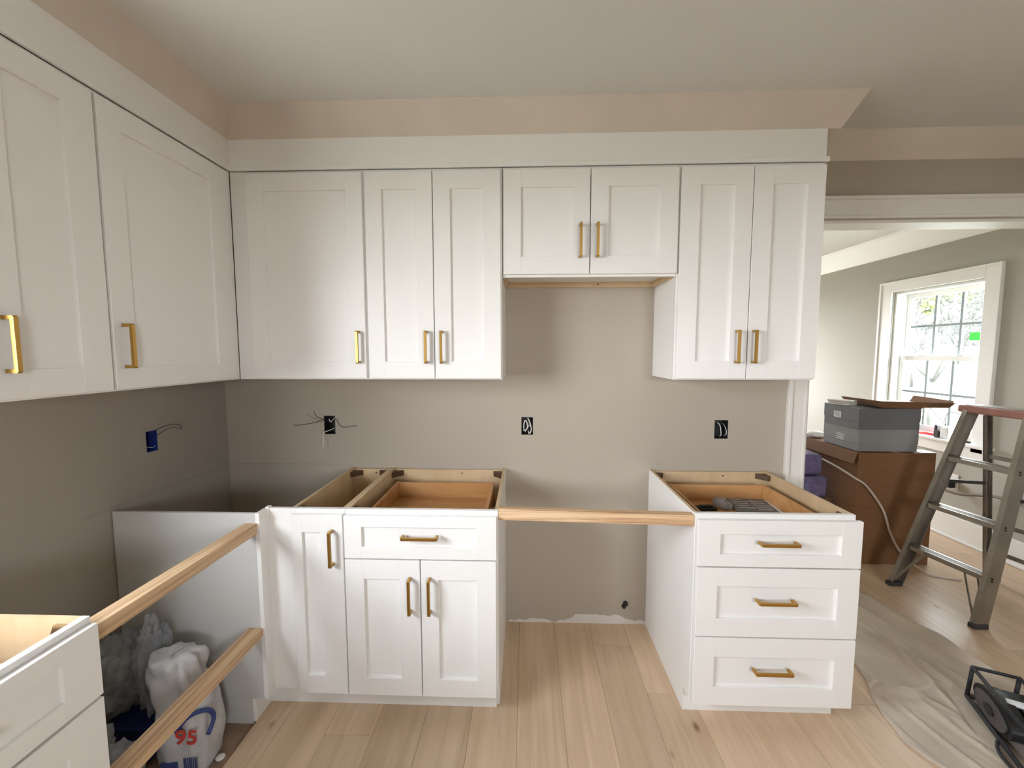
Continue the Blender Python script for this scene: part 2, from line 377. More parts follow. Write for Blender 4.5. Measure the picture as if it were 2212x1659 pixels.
# ------------------------------------------------------------------ windows
def window_unit(name, axis_x, x_in, y0, y1, z0, z1, cols, sticker=False, casing=True):
    """double-hung window in a wall facing -x (axis_x), real sashes, muntins and panes"""
    w = thing(name, None, None, (x_in, (y0+y1)/2, z0)); w['kind'] = 'structure'
    O = (x_in, (y0+y1)/2, z0)
    def B(nm, lst, mat, bev=.002, parent=w):
        return boxes(nm, lst, mat, parent, bev=bev, origin=O)
    if casing:
        c = .115
        B('casing', [(x_in-.02, x_in, y0-c, y0-.004, z0-.06, z1+.1), (x_in-.02, x_in, y1+.004, y1+c+.01, z0-.06, z1+.1), (x_in-.02, x_in, y0-.004, y1+.004, z1+.004, z1+.1),
                     (x_in-.03, x_in-.02, y0-c, y0-c+.022, z0-.06, z1+.1), (x_in-.03, x_in-.02, y1+c-.012, y1+c+.01, z0-.06, z1+.1), (x_in-.03, x_in-.02, y0-c+.022, y1+c-.012, z1+.078, z1+.1)], 'bright_trim')
        B('window_sill', [(x_in-.06, x_in+.08, y0-.15, y1+.15, z0-.022, z0)], 'bright_trim', .004)
        B('apron', [(x_in-.02, x_in, y0-c, y1+c, z0-.11, z0-.022)], 'bright_trim')
    t = .02; X0, X1 = x_in+.015, x_in+.155
    B('window_frame', [(X0, X1, y0, y0+t, z0, z1), (X0, X1, y1-t, y1, z0, z1), (X0, X1, y0+t, y1-t, z1-t, z1), (x_in+.08, X1, y0+t, y1-t, z0, z0+t)], 'bright_trim')
    zm = (z0+z1)/2+.025; a, b_ = y0+t, y1-t
    for nm, xs, za, zb in (('upper_sash', x_in+.115, zm-.02, z1-t), ('lower_sash', x_in+.08, z0+t, zm+.02)):
        xe = xs+.032; s = .042
        fr_ = B(nm, [(xs, xe, a, a+s, za, zb), (xs, xe, b_-s, b_, za, zb), (xs, xe, a+s, b_-s, za, za+s), (xs, xe, a+s, b_-s, zb-s, zb)], 'bright_trim')
        ia, ib, ja, jb = a+s, b_-s, za+s, zb-s
        for k in range(1, cols):
            yy = ia+(ib-ia)*k/cols
            B('muntin', [(xs+.008, xe-.006, yy-.010, yy+.010, ja, jb)], 'muntin_backlit_grey', 0, fr_)
        zz = (ja+jb)/2
        B('muntin', [(xs+.0085, xe-.0065, ia, ib, zz-.010, zz+.010)], 'muntin_backlit_grey', 0, fr_)
        for k in range(cols):
            for (q0, q1) in ((ja, zz), (zz, jb)):
                B('pane', [(xs+.014, xs+.017, ia+(ib-ia)*k/cols+.004, ia+(ib-ia)*(k+1)/cols-.004, q0+.004, q1-.004)], 'window_glass', 0, fr_)
        if sticker and nm == 'upper_sash':
            B('green_sticker', [(xs+.0115, xs+.0135, 1.185, 1.262, 1.588, 1.652)], 'green_tape', 0, fr_)
    B('sash_lock', [(x_in+.07, x_in+.1, a+.18, a+.24, zm+.02, zm+.032), (x_in+.07, x_in+.1, b_-.24, b_-.18, zm+.02, zm+.032)], 'white_plastic', .002)
    return w
basic('muntin_backlit_grey', (.24, .29, .29), .4, var=.01)  # backlight shade put into the muntin colour; house windows reuse this grey
window_unit('window_1', True, XW, 1.05, 1.832, .79, 2.047, 3, sticker=True)
# plain frames of the windows behind the camera and at the far end of the dining room (out of view)
tag(boxes('window_2', [(-.09, -.04, -2.6, -2.56, 1.14, 2.14), (-.09, -.04, -1.44, -1.4, 1.14, 2.14), (-.09, -.04, -2.56, -1.44, 1.14, 1.18), (-.09, -.04, -2.56, -1.44, 2.10, 2.14), (-.09, -.04, -2.56, -1.44, 1.6, 1.625),
                       (-.001, .018, -1.402, -1.31, .97, 2.24), (-.001, .018, -2.69, -2.598, .97, 2.24), (-.001, .018, -2.6, -1.4, 2.138, 2.24), (-.001, .03, -2.7, -1.3, 1.12, 1.14)], 'bright_trim', bev=.002), kind='structure')
tag(boxes('window_3', [(3.1, 3.15, 4.24, 4.29, .8, 2.1), (4.65, 4.7, 4.24, 4.29, .8, 2.1), (3.15, 4.65, 4.24, 4.29, .8, .85), (3.15, 4.65, 4.24, 4.29, 2.05, 2.1), (3.88, 3.92, 4.24, 4.29, .85, 2.05)], 'bright_trim', bev=.002), kind='structure')
tag(boxes('added_rear_window', [(2.4, 2.44, -4.6, -4.55, 1.2, 2.0), (3.36, 3.4, -4.6, -4.55, 1.2, 2.0), (2.44, 3.36, -4.6, -4.55, 1.2, 1.24), (2.44, 3.36, -4.6, -4.55, 1.96, 2.0), (2.44, 3.36, -4.6, -4.55, 1.59, 1.61)], 'bright_trim', bev=.002), kind='structure')  # added rear window, unseen, sized for the soft light it gives

# ------------------------------------------------------------------ cabinets
def handle_mesh():
    bm = bmesh.new(); L, w, d = .146, .0105, .034
    out = [(-L/2, 0), (-L/2, -d+.004), (-L/2+.004, -d), (L/2-.004, -d), (L/2, -d+.004), (L/2, 0), (L/2-w, 0), (L/2-w, -d+w), (-L/2+w, -d+w), (-L/2+w, 0)]
    f = [bm.verts.new((-w/2, y, z)) for z, y in out]; g = [bm.verts.new((w/2, y, z)) for z, y in out]
    n_ = len(out)
    for i in range(n_): bm.faces.new((f[i], f[(i+1)%n_], g[(i+1)%n_], g[i]))
    for s in (f, g):
        for q in ((0, 1, 2, 7+1, 9), (2, 3, 7, 8), (3, 4, 5, 6, 7)):
            try: bm.faces.new([s[i] for i in q])
            except ValueError: pass
    bmesh.ops.recalc_face_normals(bm, faces=bm.faces[:])
    me = bpy.data.meshes.new('handle'); bm.to_mesh(me); bm.free(); me.materials.append(MATS['brass']); return me
HM = handle_mesh()
def add_handle(parent, x, y, z, vertical=True):
    o = bpy.data.objects.new('handle', HM); COL.objects.link(o); o.parent = parent; o.location = (x, y, z)
    if not vertical: o.rotation_euler = (0, H2, 0)
    o['label'] = 'brushed brass bar handle'
def front(parent, name, x0, x1, z0, z1, yf, rails, handle=None, vertical=True, box=None):
    """shaker front: frame, recessed panel, handle; rails = (left, right, bottom, top)"""
    l_, r_, b_, t_ = rails; th = .019
    bm = bmesh.new()
    bx(bm, x0, x0+l_, yf, yf+th, z0, z1, .0012); bx(bm, x1-r_, x1, yf, yf+th, z0, z1, .0012)
    bx(bm, x0+l_-.0011, x1-r_+.0011, yf+.00015, yf+th, z0, z0+b_, .0009); bx(bm, x0+l_-.0011, x1-r_+.0011, yf+.00015, yf+th, z1-t_, z1, .0009)
    d = mesh_obj(name, bm, 'cabinet_white', parent)
    boxes('recessed_panel', [(x0+l_-.004, x1-r_+.004, yf+.011, yf+.017, z0+b_-.004, z1-t_+.004)], 'cabinet_white', d)
    if handle: add_handle(d, handle[0], yf, handle[1], vertical)
    if box:
        a, b2, y0, y1, za, zb = box; t = .014
        bm = bmesh.new()
        bx(bm, a, a+t, y0, y1, za, zb, .001); bx(bm, b2-t, b2, y0, y1, za, zb, .001)
        bx(bm, a+t, b2-t, y0, y0+t, za, zb-.002, .001); bx(bm, a+t, b2-t, y1-t, y1, za, zb-.002, .001); bx(bm, a+t, b2-t, y0+t, y1-t, za+.012, za+.02)
        mesh_obj('drawer_box', bm, 'drawer_birch', d)['label'] = 'orange-brown birch drawer box'
    return d
def base_cabinet(label, loc, rotz, W, fronts, group, H=.876, D=.601, toe=True, braces=True, stile=.036):
    c = thing('base_cabinet', label, 'cabinet', loc, rotz, group)
    t = .014
    for side in (0, 1):
        x0 = 0 if side == 0 else W-t
        bm = bmesh.new()
        pts = [(0, 0), (-.54, 0), (-.54, .1), (-D+.019, .1), (-D+.019, H-.001), (0, H-.001)]
        A = [bm.verts.new((x0, y, z)) for y, z in pts]; B_ = [bm.verts.new((x0+t, y, z)) for y, z in pts]
        fa = bm.faces.new(A); fb = bm.faces.new(B_)
        for f in (fa, fb): f.material_index = 1
        (fa if side == 0 else fb).material_index = 0
        for i in range(len(pts)):
            f = bm.faces.new((A[i], A[(i+1)%6], B_[(i+1)%6], B_[i])); f.material_index = 1 if i == 4 else 0
        mesh_obj('side_panel', bm, ['cabinet_white', 'plywood_maple'], c)
    boxes('back_panel', [(t, W-t, -.022, -.008, .1, H-.006)], 'plywood_maple', c)
    boxes('bottom_panel', [(t, W-t, -D+.019, -.022, .1, .114)], 'plywood_maple', c)
    ff = [(0, stile, -D, -D+.019, .1, H), (W-stile, W, -D, -D+.019, .1, H), (stile, W-stile, -D, -D+.019, H-.036, H), (stile, W-stile, -D, -D+.019, .1, .136)]
    boxes('face_frame', ff, 'cabinet_white', c, bev=.001)
    if toe: boxes('toe_kick', [(t, W-t, -.54, -.528, 0, .1)], 'cabinet_white', c)
    if braces:
        for bxx, sx in ((t, 1), (W-t, -1)):
            for by, sy in ((-.022, -1), (-D+.019, 1)):
                bm = bmesh.new()
                v = [bm.verts.new(p) for p in ((bxx, by, H-.012), (bxx+sx*.05, by, H-.012), (bxx+sx*.05, by+sy*.008, H-.012), (bxx+sx*.008, by+sy*.05, H-.012), (bxx, by+sy*.05, H-.012))]
                f = bm.faces.new(v); r = bmesh.ops.extrude_face_region(bm, geom=[f])
                bmesh.ops.translate(bm, verts=[e for e in r['geom'] if isinstance(e, bmesh.types.BMVert)], vec=(0, 0, -.026))
                mesh_obj('corner_brace', bm, 'bronze', c)['label'] = 'dark brown corner brace'
        bm = bmesh.new(); cyl(bm, (W*.62, -.0225, H-.026), (0, 1, 0), .004, .003, 10); mesh_obj('screw', bm, 'bronze', c)
    for f in fronts: front(c, *f[:1], *f[1:5], -.622, *f[5:])
    return c
def wall_cabinet(label, loc, rotz, W, z0, z1, fronts, group, D=.306, lstile=.038, open_bottom=False, door_w=.075):
    c = thing('wall_cabinet', label, 'cabinet', loc, rotz, group)
    t = .013; h = z1-z0; rb = .026 if open_bottom else .014
    for side in (0, 1):
        x0 = 0 if side == 0 else W-t
        bm = bmesh.new(); fs = bx(bm, x0, x0+t, -D+.019, -.001, 0, h)
        for f in fs: f.material_index = 1
        fs[5 if side == 0 else 3].material_index = 0
        if not open_bottom: fs[0].material_index = 0
        mesh_obj('side_panel', bm, ['cabinet_white', 'plywood_maple'], c)
    boxes('back_panel', [(t, W-t, -.012, -.001, 0 if open_bottom else .004, h)], 'plywood_maple', c)
    boxes('bottom_panel', [(t, W-t, -D+.019, -.012, rb, rb+.012)] if open_bottom else [(t, W-t, -D+.019, -.012, .004, .018)], 'cabinet_white', c)
    boxes('top_panel', [(t, W-t, -D+.019, -.012, h-.014, h)], 'plywood_maple', c)
    boxes('face_frame', [(0, lstile, -D, -D+.019, 0, h), (W-.036, W, -D, -D+.019, 0, h), (lstile, W-.036, -D, -D+.019, 0, .036), (lstile, W-.036, -D, -D+.019, h-.036, h)], 'cabinet_white', c, bev=.001)
    if open_bottom:
        bm = bmesh.new(); cyl(bm, (W*.62, -.0125, .013), (0, 1, 0), .004, .003, 10); mesh_obj('screw', bm, 'bronze', c)
    for f in fronts: front(c, f[0], f[1], f[2], f[3]-z0, f[4]-z0, -.325, f[5], (f[6][0], f[6][1]-z0))
    return c
R = (.076,)*4
GU = 'white shaker wall cabinets'; GB = 'white shaker base cabinets'
Z0, Z1 = 1.3774, 2.3115
# back-wall uppers (loc z = cabinet bottom)
X = .3075
wall_cabinet('white corner wall cabinet with one wide door and handle at lower right', (X, 0, Z0), 0, .921-X, Z0, Z1,
             [('door', .388-X, .9145-X, 1.384, 2.296, (.077, .0765, .076, .076), (.884-X, 1.525))], GU, lstile=.09)
X = .921
wall_cabinet('tall white two-door wall cabinet left of the range opening', (X, 0, Z0), 0, 1.5365-X, Z0, Z1,
             [('door', .926-X, 1.2275-X, 1.384, 2.296, R, (1.194-X, 1.525)), ('door', 1.2315-X, 1.5305-X, 1.384, 2.296, R, (1.264-X, 1.525))], GU)
X = 1.539
wall_cabinet('short white two-door wall cabinet above the range opening with open plywood underside', (X, 0, 1.836), 0, 2.306-X, 1.836, Z1,
             [('door', 1.544-X, 1.922-X, 1.847, 2.296, (.077, .075, .077, .076), (1.881-X, 1.988)), ('door', 1.926-X, 2.303-X, 1.847, 2.296, (.077, .077, .077, .076), (1.954-X, 1.988))], GU, open_bottom=True)
X = 2.3075
wall_cabinet('tall white two-door wall cabinet right of the range opening, beside the doorway', (X, 0, Z0), 0, 2.925-X, Z0, Z1,
             [('door', 2.313-X, 2.618-X, 1.384, 2.296, (.082, .077, .078, .076), (2.571-X, 1.525)), ('door', 2.6215-X, 2.920-X, 1.384, 2.296, (.081, .075, .078, .076), (2.644-X, 1.525))], GU)
# left-wall uppers: local x runs along world +y
Y = -.9075
wall_cabinet('white wall cabinet on the left wall next to the corner, handle at lower left', (0, Y, Z0), H2, .6, Z0, Z1,
             [('door', -.902-Y, -.347-Y, 1.384, 2.296, (.076, .106, .072, .076), (-.867-Y, 1.525))], GU)
Y = -1.2165
wall_cabinet('white wall cabinet on the left wall cut by the left edge of the photo', (0, Y, Z0), H2, .308, Z0, Z1,
             [('door', -1.213-Y, -.912-Y, 1.384, 2.296, (.076, .087, .076, .076), (-1.178-Y, 1.525))], GU)
# back-wall bases
X = .695
base_cabinet('narrow white base cabinet with one tall door, open top, by the corner', (X, 0, 0), 0, .2215,
             [('door', .7095-X, .9145-X, .100, .859, (.040, .092, .08, .073), (.873-X, .727))], GB, toe=False, stile=.022)
X = .918
base_cabinet('white base cabinet with one drawer over two doors, open top, left of the range gap', (X, 0, 0), 0, 1.534-X,
             [('drawer', .9195-X, 1.5285-X, .6815, .857, (.071, .077, .047, .046), (1.2275-X, .777), False, (.975-X, 1.482-X, -.575, -.115, .735, .832)),
              ('door', .9195-X, 1.2215-X, .100, .6755, (.076, .080, .075, .079), (1.183-X, .535)), ('door', 1.2255-X, 1.5265-X, .100, .6755, (.071, .077, .074, .079), (1.262-X, .535))], GB, toe=False)
X = 2.304
drawers = base_cabinet('white three-drawer base cabinet with open top right of the range gap', (X, 0, 0), 0, .610,
             [('drawer', 2.310-X, 2.9285-X, .6725, .857, (.086, .077, .049, .055), (2.609-X, .773), False, (2.37-X, 2.852-X, -.575, -.105, .730, .832)),
              ('drawer', 2.310-X, 2.9285-X, .3865, .6665, (.080, .081, .074, .074), (2.609-X, .541), False, (2.37-X, 2.852-X, -.575, -.105, .42, .60)),
              ('drawer', 2.310-X, 2.9285-X, .0975, .3805, (.079, .078, .078, .079), (2.609-X, .255), False, (2.37-X, 2.852-X, -.575, -.105, .14, .32))], GB)
# foreground base cabinet on the left wall
Y = -1.277-.61
base_cabinet('white drawer base cabinet in the left foreground, open top, cut by the photo edge', (0, Y, 0), H2, .61,
             [('drawer', .003, .607, .6815, .861, (.08, .08, .047, .046), (.305, .777), False, (.06, .55, -.575, -.105, .70, .80)),
              ('drawer', .003, .607, .3905, .6735, (.08, .08, .078, .078), (.305, .53), False),
              ('drawer', .003, .607, .0975, .3825, (.08, .08, .078, .078), (.305, .25), False)], GB)
for o in bpy.data.objects:   # bright steel corner braces in that cabinet
    if o.name.startswith('corner_brace') and o.parent and abs(o.parent.location.y-Y) < 1e-6:
        o.data.materials[0] = MATS['hinge_metal']; o['label'] = 'shiny bronze metal corner brace'

# blind corner: panel, post, filler
cn = thing('corner_filler_panel', 'tall white blind corner panel and filler post between left wall and narrow cabinet', 'panel', (.3, -.647, -.011))
def cp(nm, lst, mat='cabinet_white'): return boxes(nm, lst, mat, cn, bev=.0008, origin=(.3, -.647, -.011))
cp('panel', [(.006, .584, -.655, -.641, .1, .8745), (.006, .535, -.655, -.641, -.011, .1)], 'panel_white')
cp('corner_post', [(.584, .601, -.655, -.60, .1, .8755)])
cp('filler_strip', [(.601, .6945, -.60, -.583, .1, .8755), (.592, .607, -.603, -.583, .1, .881)])
cp('toe_filler', [(.5345, .5465, -.655, -.544, 0, .098)])

# ------------------------------------------------------------------ temporary wooden supports
bm = bmesh.new(); bar(bm, (1.535, -.580, .859), (2.303, -.580, .8445), .038, .043, bev=.0015)
tag(mesh_obj('wooden_batten', bm, 'pine', origin=(1.9, -.58, .85)), 'knotty pine batten bridging the two base cabinets across the range gap', 'batten', 'temporary pine battens')
bm = bmesh.new(); bar(bm, (.567, -.656, .815), (.573, -1.276, .82), .048, .042, bev=.0015)
tag(mesh_obj('wooden_batten', bm, 'pine_run', origin=(.575, -.96, .818)), 'upper pine batten from the corner panel to the left foreground cabinet', 'batten', 'temporary pine battens')
bm = bmesh.new(); bar(bm, (.566, -.656, .388), (.566, -1.276, .388), .056, .034, bev=.0015)
tag(mesh_obj('wooden_batten', bm, 'pine_run', origin=(.575, -.96, .388)), 'lower pine batten from the corner panel to the left foreground cabinet', 'batten', 'temporary pine battens')

# ------------------------------------------------------------------ electrical boxes and stubs
def ebox(label, x0, x1, z0, z1, mat, wires, y=0, axis='y'):
    c = ((x0+x1)/2, y, (z0+z1)/2) if axis == 'y' else (y, (x0+x1)/2, (z0+z1)/2)
    t = thing('outlet_box', label, 'electrical box', c, 0, 'open electrical boxes')
    bm = bmesh.new(); e = .002; d0, d1 = (.001, .065)
    sg = 1 if axis == 'y' else -1
    def b(u0, u1, a0, a1, za, zb):
        if axis == 'y': bx(bm, u0, u1, a0, a1, za, zb)
        else: bx(bm, -a0, -a1, u0, u1, za, zb)
    b(x0+.0005, x0+.003, d0, d1, z0+.0005, z1-.0005); b(x1-.003, x1-.0005, d0, d1, z0+.0005, z1-.0005)
    b(x0+.003, x1-.003, d0, d1, z0+.0005, z0+.003); b(x0+.003, x1-.003, d0, d1, z1-.003, z1-.0005); b(x0+.003, x1-.003, d1-.003, d1, z0+.003, z1-.003)
    mesh_obj('box_shell', bm, mat, t, origin=c)
    for mat_, r, pts in wires:
        bm = bmesh.new(); tube(bm, pts, r, 6); mesh_obj('wire', bm, mat_, t, smooth=True, origin=c)
    return t
ebox('blue electrical box with two bent wires on the left wall', -.483, -.428, 1.068, 1.160, 'blue_plastic',
     [('wire_dark', .0016, [(-.03, -.445, 1.13), (.0, -.435, 1.158), (.05, -.42, 1.18), (.07, -.39, 1.175), (.06, -.365, 1.15)]),
      ('wire_dark', .0014, [(-.03, -.44, 1.10), (.01, -.43, 1.14), (.045, -.41, 1.165), (.06, -.385, 1.16), (.055, -.365, 1.148)]),
      ('wire_white', .0012, [(-.02, -.48, 1.095), (.0, -.455, 1.086), (-.01, -.43, 1.09)])], axis='x')
ebox('black electrical box with long wires splayed out, nearest the corner on the back wall', .542, .604, 1.055, 1.157, 'black_plastic',
     [('wire_dark', .0017, [(.56, .03, 1.12), (.545, -.005, 1.137), (.52, -.03, 1.128), (.47, -.04, 1.118), (.42, -.045, 1.112), (.40, -.045, 1.113)]),
      ('wire_dark', .0017, [(.565, .03, 1.12), (.55, -.01, 1.14), (.52, -.03, 1.155), (.507, -.035, 1.185)]),
      ('wire_dark', .0017, [(.59, .03, 1.12), (.6, -.005, 1.14), (.625, -.03, 1.14), (.645, -.035, 1.112), (.67, -.035, 1.100), (.71, -.035, 1.107), (.735, -.035, 1.108)]),
      ('wire_white', .0022, [(.6, .01, 1.15), (.585, -.01, 1.125), (.575, -.01, 1.142)]),
      ('wire_white', .0022, [(.60, .02, 1.09), (.575, -.01, 1.078), (.552, -.02, 1.068), (.55, -.03, 1.045), (.552, -.03, 1.015), (.545, -.03, .985)]),
      ('wire_copper', .0013, [(.55, 0, 1.12), (.53, -.02, 1.13), (.49, -.02, 1.15), (.46, -.02, 1.165)])])
ebox('black electrical box with tangled white cable behind the range gap', 1.619, 1.682, 1.058, 1.154, 'black_plastic',
     [('wire_white', .003, [(1.64, .04, 1.07), (1.632, .005, 1.10), (1.638, -.004, 1.135), (1.648, -.004, 1.130), (1.652, -.003, 1.10), (1.64, -.002, 1.082), (1.63, 0, 1.088)]),
      ('wire_white', .003, [(1.65, .04, 1.14), (1.656, .0, 1.145), (1.668, -.006, 1.115), (1.672, -.004, 1.085), (1.662, 0, 1.065), (1.655, .02, 1.08)]),
      ('wire_white', .002, [(1.66, .03, 1.12), (1.66, -.006, 1.11), (1.648, -.006, 1.095), (1.64, 0, 1.075)])])
ebox('black electrical box with a single white wire, rightmost on the back wall', 2.640, 2.711, 1.043, 1.143, 'black_plastic',
     [('wire_white', .0022, [(2.66, .04, 1.13), (2.665, .0, 1.12), (2.672, -.003, 1.09), (2.675, .0, 1.062), (2.68, .03, 1.05)]),
      ('wire_white', .0018, [(2.70, .04, 1.12), (2.70, .005, 1.10), (2.702, .0, 1.07), (2.70, .03, 1.05)])])
bm = bmesh.new(); cyl(bm, (0, -.004, 0), (0, 1, 0), .013, .012, 16); cyl(bm, (-.01, -.006, -.016), (0, 1, 0), .010, .014, 12)
tag(mesh_obj('pipe_stub', bm, 'black_plastic', origin=(0, 0, 0)), 'small black pipe stub low on the wall inside the range gap', 'pipe stub').location = (2.193, -.002, .122)

# ------------------------------------------------------------------ things in the right-hand drawer
lf = thing('leaflet', 'folded grey printed instruction leaflet in the open top drawer', 'leaflet', (2.74, -.215, .7515), -.12)
bm = bmesh.new(); bx(bm, -.10, .10, -.085, .095, 0, .012, .003); mesh_obj('cover', bm, 'leaflet_grey', lf)
lines = [(-.085+.1*(k % 2)*.9, (-.085+.1*(k % 2)*.9)+.06+.02*((k*7) % 3)/2, .075-.014*k, .079-.014*k, .0122, .0128) for k in range(10)]
boxes('printed_lines', lines, 'paper_white', lf)
boxes('side_strip', [(.085, .098, -.08, .09, .0122, .0135)], 'paper_white', lf)
bm = bmesh.new(); bmesh.ops.create_icosphere(bm, subdivisions=4, radius=1)
for v in bm.verts:
    k = 1+.35*noise.noise(v.co*2.2)+.18*noise.noise(v.co*6); v.co = Vector((v.co.x*.035*k, v.co.y*.06*k, max(0, v.co.z*.02*k+.016)))
tag(mesh_obj('plastic_sachet', bm, 'film_clear', smooth=True), 'crumpled clear plastic sachet lying beside the leaflet in the drawer', 'plastic bag').location = (2.60, -.20, .7515)
bm = bmesh.new(); bx(bm, -.05, .05, -.02, .02, 0, .016, .004); bx(bm, -.03, .03, -.012, .012, .016, .022, .002)
o = tag(mesh_obj('drawer_clip', bm, 'soft_black'), 'small flat black plastic fitting on the drawer floor, left of the leaflet', 'fitting'); o.location = (2.50, -.245, .7515); o.rotation_euler = (0, 0, .1)

# ------------------------------------------------------------------ crumpled things
def crumple(name, mat, c, size, seed, label=None, cat=None, amp=.3, fr_=2.3, group=None, flat=.0, parent=None, sub=5, rot=0):
    bm = bmesh.new(); bmesh.ops.create_icosphere(bm, subdivisions=sub, radius=1)
    off = Vector((seed*3.1, seed*1.7, seed*.9))
    for v in bm.verts:
        p = v.co.copy()
        k = .86+amp*.5*noise.noise(p*fr_*.7+off)+amp*.7*abs(noise.noise(p*fr_+off))+amp*.4*abs(noise.noise(p*fr_*2.6+off))+amp*.16*abs(noise.noise(p*fr_*6+off))
        z = p.z*size[2]*k
        v.co = Vector((p.x*size[0]*k, p.y*size[1]*k, z))
    zmin = min(v.co.z for v in bm.verts)*.86
    for v in bm.verts: v.co.z = max(v.co.z-zmin, 0)
    o = mesh_obj(name, bm, mat, parent, smooth=True); o.location = c; o.rotation_euler = (0, 0, rot)
    if label: tag(o, label, cat, group)
    return o
# printed sack standing in the corner space
def sack():
    t = thing('printed_sack', 'white printed sack with red figures and a barcode standing on the subfloor', 'sack', (.405, -.80, -.011), .15)
    bm = bmesh.new(); N, Mm = 40, 26; rings = []
    for j in range(Mm+1):
        h = j/Mm; z = .43*h; ring = []
        wx = .082*(1-.38*h**2)*(1+.03*math.sin(9*h)); wy = .075*(1-.45*h**2)
        if j == Mm: wx *= .75; wy *= .35
        for i in range(N):
            a = 2*math.pi*i/N; ca, sa = math.cos(a), math.sin(a)
            x = wx*math.copysign(abs(ca)**.6, ca); y = wy*math.copysign(abs(sa)**.6, sa)
            p = Vector((x, y, z)); q = noise.noise(p*9+Vector((3, 1, 7)))*.012 + (abs(noise.noise(Vector((x*26, y*26, z*5)))))*.09*h**1.1
            ring.append(bm.verts.new((x+ca*q-.05*h*h, y+sa*q, z+noise.noise(p*12)*.012*h)))
        rings.append(ring)
    for a, b in zip(rings, rings[1:]):
        for i in range(N): bm.faces.new((a[i], a[(i+1)%N], b[(i+1)%N], b[i]))
    bm.faces.new(rings[0][::-1])
    top = bm.verts.new((-.06, 0, .41))
    for i in range(N): bm.faces.new((rings[-1][i], rings[-1][(i+1)%N], top))
    mesh_obj('sack_body', bm, 'sack_white', t, smooth=True)
    return t
sk = sack()
# its print faces the camera: figures, barcode panel, blue band
def text(s, size, mat, parent, loc, rot, ext=.0008):
    cu = bpy.data.curves.new('figures', 'FONT'); cu.body = s; cu.size = size; cu.extrude = ext; cu.offset = .0012
    cu.align_x = 'CENTER'; cu.align_y = 'CENTER'; cu.materials.append(MATS[mat])
    o = bpy.data.objects.new('printed_figures', cu); COL.objects.link(o); o.parent = parent; o.location = loc; o.rotation_euler = rot
    return o
fig = text('95', .075, 'print_red', sk, (.035, -.0875, .145), (H2, .12, 0))
dg = bpy.context.evaluated_depsgraph_get(); dg.update()
me_ = bpy.data.meshes.new_from_object(fig.evaluated_get(dg)); fo_ = bpy.data.objects.new('printed_figures', me_); COL.objects.link(fo_)
fo_.parent = sk; fo_.location = fig.location+Vector((0, 0, .018)); fo_.rotation_euler = fig.rotation_euler; bpy.data.objects.remove(fig); fo_.name = 'printed_figures'
boxes('barcode', [(.020+.006*k, .020+.006*k+(.002 if k % 3 else .0035), -.0865, -.0845, .03, .085) for k in range(8)], 'print_blue', sk)
boxes('printed_band', [(-.055, 0, -.0865, -.0845, .02, .075)], 'print_blue', sk)
bm = bmesh.new(); tube(bm, [(.088, -.055, .14), (.094, -.03, .18), (.086, -.04, .22), (.055, -.066, .235), (.02, -.074, .215), (.0, -.078, .18)], .008, 6)
mesh_obj('printed_swoosh', bm, 'print_blue', sk, smooth=True)
G = 'clear plastic bags in the corner space'
crumple('plastic_bag', 'film_clear', (.115, -.765, .155), (.095, .09, .14), 1, 'clear crumpled plastic bag heaped highest against the left wall', 'plastic bag', .5, 2.6, G)
crumple('plastic_bag', 'film_clear', (.250, -.77, .155), (.045, .07, .18), 2, 'pale crumpled plastic bag draped over the printed sack', 'plastic bag', .45, 2.9, G)
crumple('plastic_bag', 'film_clear', (.165, -.975, -.011), (.10, .075, .15), 4, 'low crumpled plastic bag nearest the foreground cabinet', 'plastic bag', .5, 2.6, G)
crumple('plastic_bag', 'film_clear', (.31, -1.0, -.011), (.065, .07, .11), 6, 'low crumpled plastic bag in front of the printed sack', 'plastic bag', .5, 2.8, G)
bm = bmesh.new(); bx(bm, -.08, .08, -.055, .055, 0, .13, .012); bx(bm, -.086, .086, -.061, .061, .13, .15, .006)
tag(mesh_obj('storage_tub', bm, 'tub_blue'), 'dark blue plastic tub under the clear bags', 'tub').location = (.18, -.78, -.011)
bm = bmesh.new(); cyl(bm, (0, 0, .05), (0, 0, 1), .04, .1, 28)
bmesh.ops.delete(bm, geom=[f for f in bm.faces if len(f.verts) > 8], context='FACES_ONLY')
r_ = bmesh.ops.extrude_face_region(bm, geom=bm.faces[:])
for v in [e for e in r_['geom'] if isinstance(e, bmesh.types.BMVert)]: v.co.x *= .45; v.co.y *= .45
tag(mesh_obj('tape_roll', bm, 'roll_tan', smooth=False), 'tan roll of tape beside the blue tub near the foreground cabinet', 'tape roll').location = (.055, -.905, .161)
bm = bmesh.new(); bx(bm, -.045, .005, -.05, .04, 0, .17, .01); bx(bm, -.035, -.005, -.03, .02, .17, .171)
tag(mesh_obj('black_case', bm, 'soft_black'), 'small black case between the blue tub and the left wall', 'case').location = (.055, -.895, -.011)
bm = bmesh.new(); bmesh.ops.create_icosphere(bm, subdivisions=2, radius=.016)
for v in bm.verts: v.co.z = max(v.co.z*.5+.006, 0); v.co.x *= 1+.4*noise.noise(v.co*60)
tag(mesh_obj('paper_scrap', bm, 'paper_white'), 'tiny white crumpled paper scrap on the subfloor edge beside the sack', 'scrap').location = (.505, -.80, -.011)

